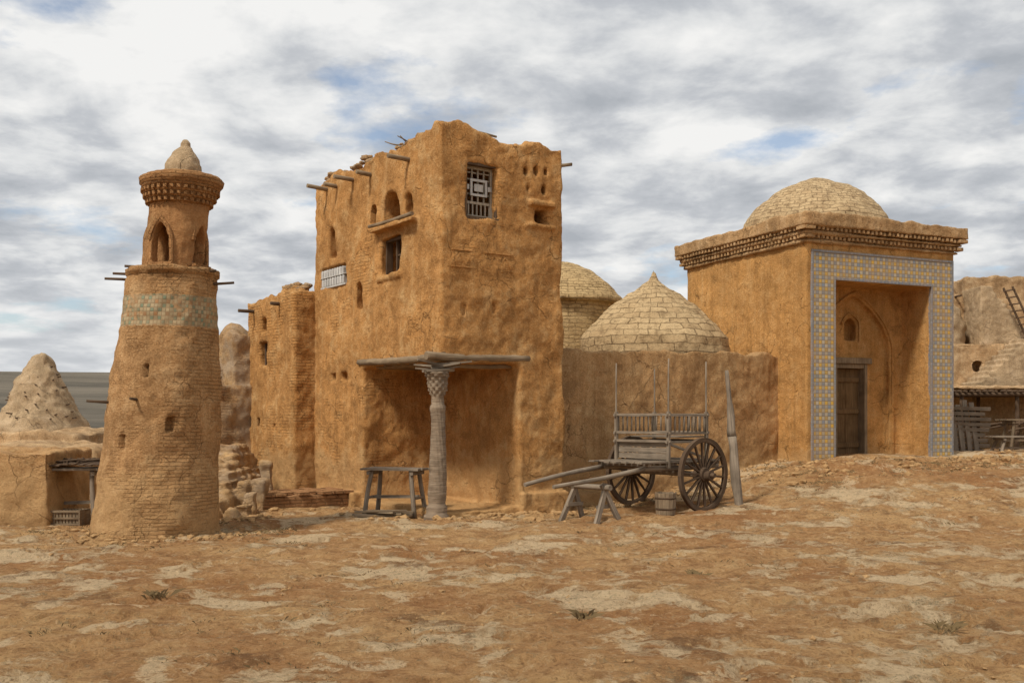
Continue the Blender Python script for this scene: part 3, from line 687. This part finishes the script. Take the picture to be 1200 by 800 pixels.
# ---------------------------------------------------------------- left background
lw=root('mud_wall',(-9,16,0))
adobe('wall',[zbox(-12.5,-6.95,15.2,16.8,-.4,1.12)],[zbox(-12.2,-7.3,15.6,16.5,.95,1.5)],.045,M_wall,lw,(.09,.9,.03,4.))
lh=root('low_mud_house',(-10,20.5,0))
adobe('walls',[zbox(-14,-8.1,19.6,23.5,-.4,1.0),zbox(-16,-10.1,23.5,28.5,-.4,1.25),zbox(-9.3,-7.6,23,25,-.4,.9)],
 [zbox(-9.6,-9.2,19.4,20.3,.55,.8),zbox(-8.9,-8.6,19.4,20.3,.2,.8)],.06,M_bg,lh,(.15,.8,.05,3.))
kc=root('clay_kiln_cone',(-12.05,26,0))
revolve('cone',[(1.35,.9),(1.15,1.2),(.98,1.6),(.74,2.1),(.5,2.6),(.3,2.95),(.2,3.12),(.1,3.22),(0,3.24)],lambda z:(-12.05,26.),M_clay,kc,64,.05,(.10,1.3,.05,5.))
q=B()
for i in range(26):
    th=U(-2.9,.1); z=1.4+1.5*R(); r=1.12*(3.2-z)/2.2; d=Vector((math.cos(th),math.sin(th),.1)); p=Vector((-12.05,26,z)); q.log(p+d*(r-.15),p+d*(r+.2),.022,.018,6,1)
q.done('sticks',M_woodd,kc)
cn=table('market_stall',-6.72,15.7,.05,.85,.6,.82,M_wood)
q=B()
for i in range(9): q.beam((-7.25+i*.12,15.35,.9+U(-.01,.02)),(-7.2+i*.12+U(-.05,.05),16.1,.96),.1,.02)
for i in range(14): q.log((-7.2+R()*.9,15.4+R()*.5,.94),(-7.2+R()*1.0,15.4+R()*.6,.99),.015,.01,6,2)
q.done('thatch_top',M_woodd,cn)
cb=root('wicker_basket',(-6.8,15.45,0)); q=B(); g=ground(-6.8,15.45)
for i in range(12): q.beam((-7.1+i*.05,15.3,g),(-7.1+i*.05,15.3,g+.24),.035,.012,up=(0,1,0)); q.beam((-7.1+i*.05,15.62,g),(-7.1+i*.05,15.62,g+.24),.035,.012,up=(0,1,0))
for z in (.03,.12,.22):
    for y in (15.28,15.64): q.beam((-7.13,y,g+z),(-6.5,y,g+z),.015,.03)
for x in (-7.13,-6.51): q.beam((x,15.27,g+.12),(x,15.65,g+.12),.02,.24)
q.done('slats',M_log,cb)
# ---------------------------------------------------------------- right background village
hv=root('stepped_adobe_house',(15,31,.7))
st=[zbox(12.4,22,31,36,.2,3.85),zbox(12.2,14.5,32.5,36,3,5.6),zbox(12.2,14.2,33.5,36,4.9,6.6),zbox(15.2,22,34,38,3,6.3),zbox(12.7,13.4,32.3,33.4,3.6,4.6),zbox(14.4,15.6,33.2,34.5,3,5.1)]
FH=F(12.4,31,1,0,False); FU=F(12.2,32.5,1,0,False)
ct2=[fbox(FH,.5,.85,2.85,3.35,-.5,.4),fbox(FH,1.7,1.95,3.0,3.3,-.5,.4),prism(FU,archpts(.25,.5,4.5,5.0),-.5,.4),prism(FU,archpts(1.75,2.0,4.3,4.8),-.5,.4),fbox(FU,1.0,1.3,5.75,6.1,-1.5,.4),fbox(FU,3.4,3.9,5.2,5.9,-2.5,.4),zbox(15.5,21.7,34.3,37.7,5.9,6.9),zbox(12.5,13.9,33.8,35.7,6.3,7)]
adobe('walls',st,ct2,.06,M_bg,hv,(.11,.8,.04,3.5))
s1=[zbox(14.45,14.85,31.3,32.6,3.6,5.65)]
for i in range(10): s1.append(zbox(14.5+i*.15,14.8+i*.15,31.3,32.4,3.6,5.6-i*.17))
adobe('upper_stairs',s1,[],.035,M_clay,hv,(.03,1.2,.015,6.))
s2=[zbox(15.15,16.2,29.9,31.0,.5,3.95)]
for i in range(10): s2.append(zbox(15.2-(i+1)*.19,15.4-i*.19,29.9,31.0,.5,3.8-i*.165))
adobe('lower_stairs',s2,[],.035,M_clay,hv,(.03,1.2,.015,6.))
revolve('rounded_oven',[(.75,3.6),(.74,4.5),(.62,5.0),(.35,5.3),(0,5.4)],lambda z:(13.5,32.1),M_clay,hv,48,.06,(.09,1.3,.03,5.))
q=B()
for o_ in (0,.35): q.beam((15.0+o_*.3,31.0-o_,5.55),(15.7+o_*.3,30.9-o_,3.95),.06,.05)
for i in range(8): q.beam((15.03+i*.088,31.05,5.45-i*.205),(15.15+i*.088,30.6,5.45-i*.205),.05,.035)
for i in range(7): q.log((12.4+i*.28,33.5,6.5),(12.4+i*.28+U(-.1,.1),33.3,6.7+R()*.3),.03,.02,6,2)
for i in range(6): q.log((12.6+i*.4,32.6,5.45),(12.6+i*.4,32.1,5.45),.035,.03,6,2)
q.done('ladder',M_woodd,hv)
pg=root('pole_shelter',(12.8,27.3,.7)); q=B()
for x in (11.75,13.2,14.8):
    for y in (26.6,28.8): q.log((x,y,.5),(x+.03,y,2.2),.06,.05)
for y in (26.55,27.6,28.8): q.log((11.5,y,2.2),(15.6,y,2.22),.05,.05)
for i in range(26): q.log((11.5+i*.16,26.35+U(-.1,.1),2.29),(11.5+i*.16+U(-.06,.06),29.1,2.31),.035,.03,7,3)
for i in range(8): q.log((11.4+R()*2,26.3,1.2+R()*.4),(12.6+R()*2,26.4,1.3+R()*.4),.03,.02,7,3)
q.done('poles',M_woodd,pg)
adobe('mud_back_wall',[zbox(11.4,17,29.0,29.3,.3,2.2),zbox(11.5,17,26.5,29.2,2.33,2.43)],[],.05,M_bg,pg,(.06,.9,.03,4.))
pl=root('plank_stack',(11.6,25.2,.7)); q=B()
for i in range(9): q.beam((10.9+U(0,.15),25.3,.8+i*.13),(11.75+U(-.1,.1),25.2,.78+i*.13),.35,.09)
for i in range(4): q.beam((10.95+i*.17,25.0,.65),(10.9+i*.17,25.25,2.0+U(-.1,.1)),.13,.04)
q.done('planks',M_wood,pl)
table('wooden_bench',12.15,24.0,.05,1.7,.55,.42,M_wood)
table('wooden_table',12.9,25.3,.0,1.4,.6,.8,M_log)
# ---------------------------------------------------------------- loose stuff
def scatter(name,mat,items):
    bm=bmesh.new()
    for (x,y,r) in items:
        z=ground(x,y); g=bmesh.ops.create_icosphere(bm,subdivisions=1,radius=r)
        sx,sy,sz=U(.8,1.5),U(.7,1.2),U(.4,.8); a=R()*6.28
        for v in g['verts']:
            p=v.co.copy(); p*=1+.5*noise.noise(p*(2/r)*.7+Vector((x,y,0))*7); p=Vector((p.x*sx,p.y*sy,p.z*sz)); p.rotate(Matrix.Rotation(a,3,'Z')); v.co=p+Vector((x,y,z+r*.1))
    me=bpy.data.meshes.new(name); bm.to_mesh(me); bm.free(); link(name,me,mat,None)
it=[]
for i in range(3400):
    y=5.5+12*R()**.8; x=U(-.62,.62)*y
    if noise.noise(Vector((x*.4,y*.4,2)))<-.1+R()*.2: continue
    it.append((x,y,U(.005,.016)*(1+1.2*(R()<.1))))
def along(f,a0,a1,o0,o1,n,r0,r1):
    for i in range(n):
        p=f.p(U(a0,a1),0,o0+(o1-o0)*R()**1.8); it.append((p.x,p.y,r0+(r1-r0)*R()**2.5))
along(TR,-.2,2.6,.1,.9,200,.015,.09); along(W,0,6,.05,.9,320,.012,.08); along(TL,0,4.6,.2,1.2,160,.015,.07); along(MF,-1.8,5,.7,2.2,380,.015,.10)
for i in range(150):
    th=U(-3.1,.2); r=U(.85,1.5); it.append((-4.98+r*math.cos(th),14.2+r*math.sin(th),.012+.06*R()**2.5))
for i in range(260): it.append((U(-6.2,-3.8),U(15.2,17.6),.015+.09*R()**2.5))
for i in range(60): it.append((U(-8,-5.5),U(13.6,15.2),.01+.04*R()**2))
scatter('scattered_stones',M_wall,it)
gm,t,b=newmat('dry_grass'); P=t.n('ShaderNodeTexCoord').outputs['Object']
t.t.links.new(t.mix(t.noise(P,3.,3),(.13,.09,.045),(.30,.21,.10)),b.inputs['Base Color'])
bm=bmesh.new()
def tuft(x,y,n,L):
    z=ground(x,y)
    for i in range(n):
        a=R()*6.28; bx,by=x+U(-.07,.07),y+U(-.07,.07); l=L*U(.4,1.); lean=U(.5,1.6); w=U(.001,.0018)
        dx,dy=math.cos(a),math.sin(a); px,py=-dy*w,dx*w
        v=[bm.verts.new(p) for p in ((bx-px,by-py,z-.01),(bx+px,by+py,z-.01),(bx+dx*l*lean*.4+px*.7,by+dy*l*lean*.4+py*.7,z+l*.5),(bx+dx*l*lean,by+dy*l*lean,z+l*.6))]
        bm.faces.new((v[0],v[1],v[2])); bm.faces.new((v[0],v[2],v[3]))
for i in range(1100):
    y=5.6+14*R(); x=U(-.6,.6)*y
    if noise.noise(Vector((x*.35,y*.6,11)))<.15: continue
    tuft(x,y,random.randint(3,9),U(.02,.06))
for i in range(160): tuft(U(-6.5,-3),U(13.2,15.2),8,U(.03,.07))
for x,y in ((.59,8.25),(3.27,7.7),(-3.1,8.9),(1.9,10.4)): tuft(x,y,26,.13)
for i in range(200):
    p=W.p(U(.2,6),0,U(.2,1.3)); tuft(p.x,p.y,7,U(.03,.07)); p=MF.p(U(-2,5),0,U(1.2,2.4)); tuft(p.x,p.y,8,U(.03,.08))
me=bpy.data.meshes.new('dry_grass'); bm.to_mesh(me); bm.free(); link('dry_grass',me,gm,None)
# ---------------------------------------------------------------- sky, sun, camera
sunv=Vector((-.60,-.66,1.10)).normalized()
w=bpy.data.worlds.new('World'); sc.world=w; w.use_nodes=True; t=T(w.node_tree); w.node_tree.nodes.clear()
sky=t.n('ShaderNodeTexSky',sky_type='NISHITA'); sky.sun_disc=False; sky.sun_elevation=math.asin(sunv.z); sky.sun_rotation=math.atan2(sunv.x,sunv.y)
D=t.n('ShaderNodeTexCoord').outputs['Generated']; s3=t.n('ShaderNodeSeparateXYZ',{0:D})
zz=t.m('ADD',t.m('MAXIMUM',s3.outputs[2],0.),.19)
cv=t.n('ShaderNodeCombineXYZ',{0:t.m('DIVIDE',s3.outputs[0],zz),1:t.m('DIVIDE',s3.outputs[1],zz),2:5.1}).outputs[0]
cov=t.ramp(t.noise(cv,2.1,8,.58),[(.33,.25),(.43,1.)])
d1=t.noise(cv,3.9,9,.56,.15); d2=t.noise(cv,1.3,4,.5)
dd=t.m('ADD',t.m('MULTIPLY',d1,.66),t.m('MULTIPLY',d2,.34))
cc=t.ramp(dd,[(.38,(.42,.445,.48)),(.46,(.55,.57,.60)),(.525,(.74,.75,.755)),(.60,(.90,.895,.88))])
hz=t.ramp(s3.outputs[2],[(.0,.7),(.14,0.)])
cc=t.mix(hz,cc,(.72,.735,.75))
b1=t.n('ShaderNodeBackground',{0:sky.outputs[0],1:.13}); b2=t.n('ShaderNodeBackground',{0:cc,1:1.})
mx=t.n('ShaderNodeMixShader',{0:cov,1:b1.outputs[0],2:b2.outputs[0]}); wo=t.n('ShaderNodeOutputWorld',{0:mx.outputs[0]})
L=bpy.data.lights.new('sun','SUN'); L.energy=3.3; L.angle=math.radians(9); L.color=(1.,.94,.84)
lo=bpy.data.objects.new('sun',L); sc.collection.objects.link(lo); lo.rotation_euler=sunv.to_track_quat('Z','Y').to_euler(); lo.location=(-10,-10,20)
cam=bpy.data.cameras.new('camera'); co=bpy.data.objects.new('camera',cam); sc.collection.objects.link(co)
co.location=(0,0,1.65); co.rotation_euler=(math.radians(90),0,0); cam.lens=35.7; cam.sensor_width=36; cam.shift_y=.0725; cam.clip_end=6000
sc.camera=co
sc.view_settings.view_transform='Standard'; sc.view_settings.look='None'; sc.view_settings.exposure=0
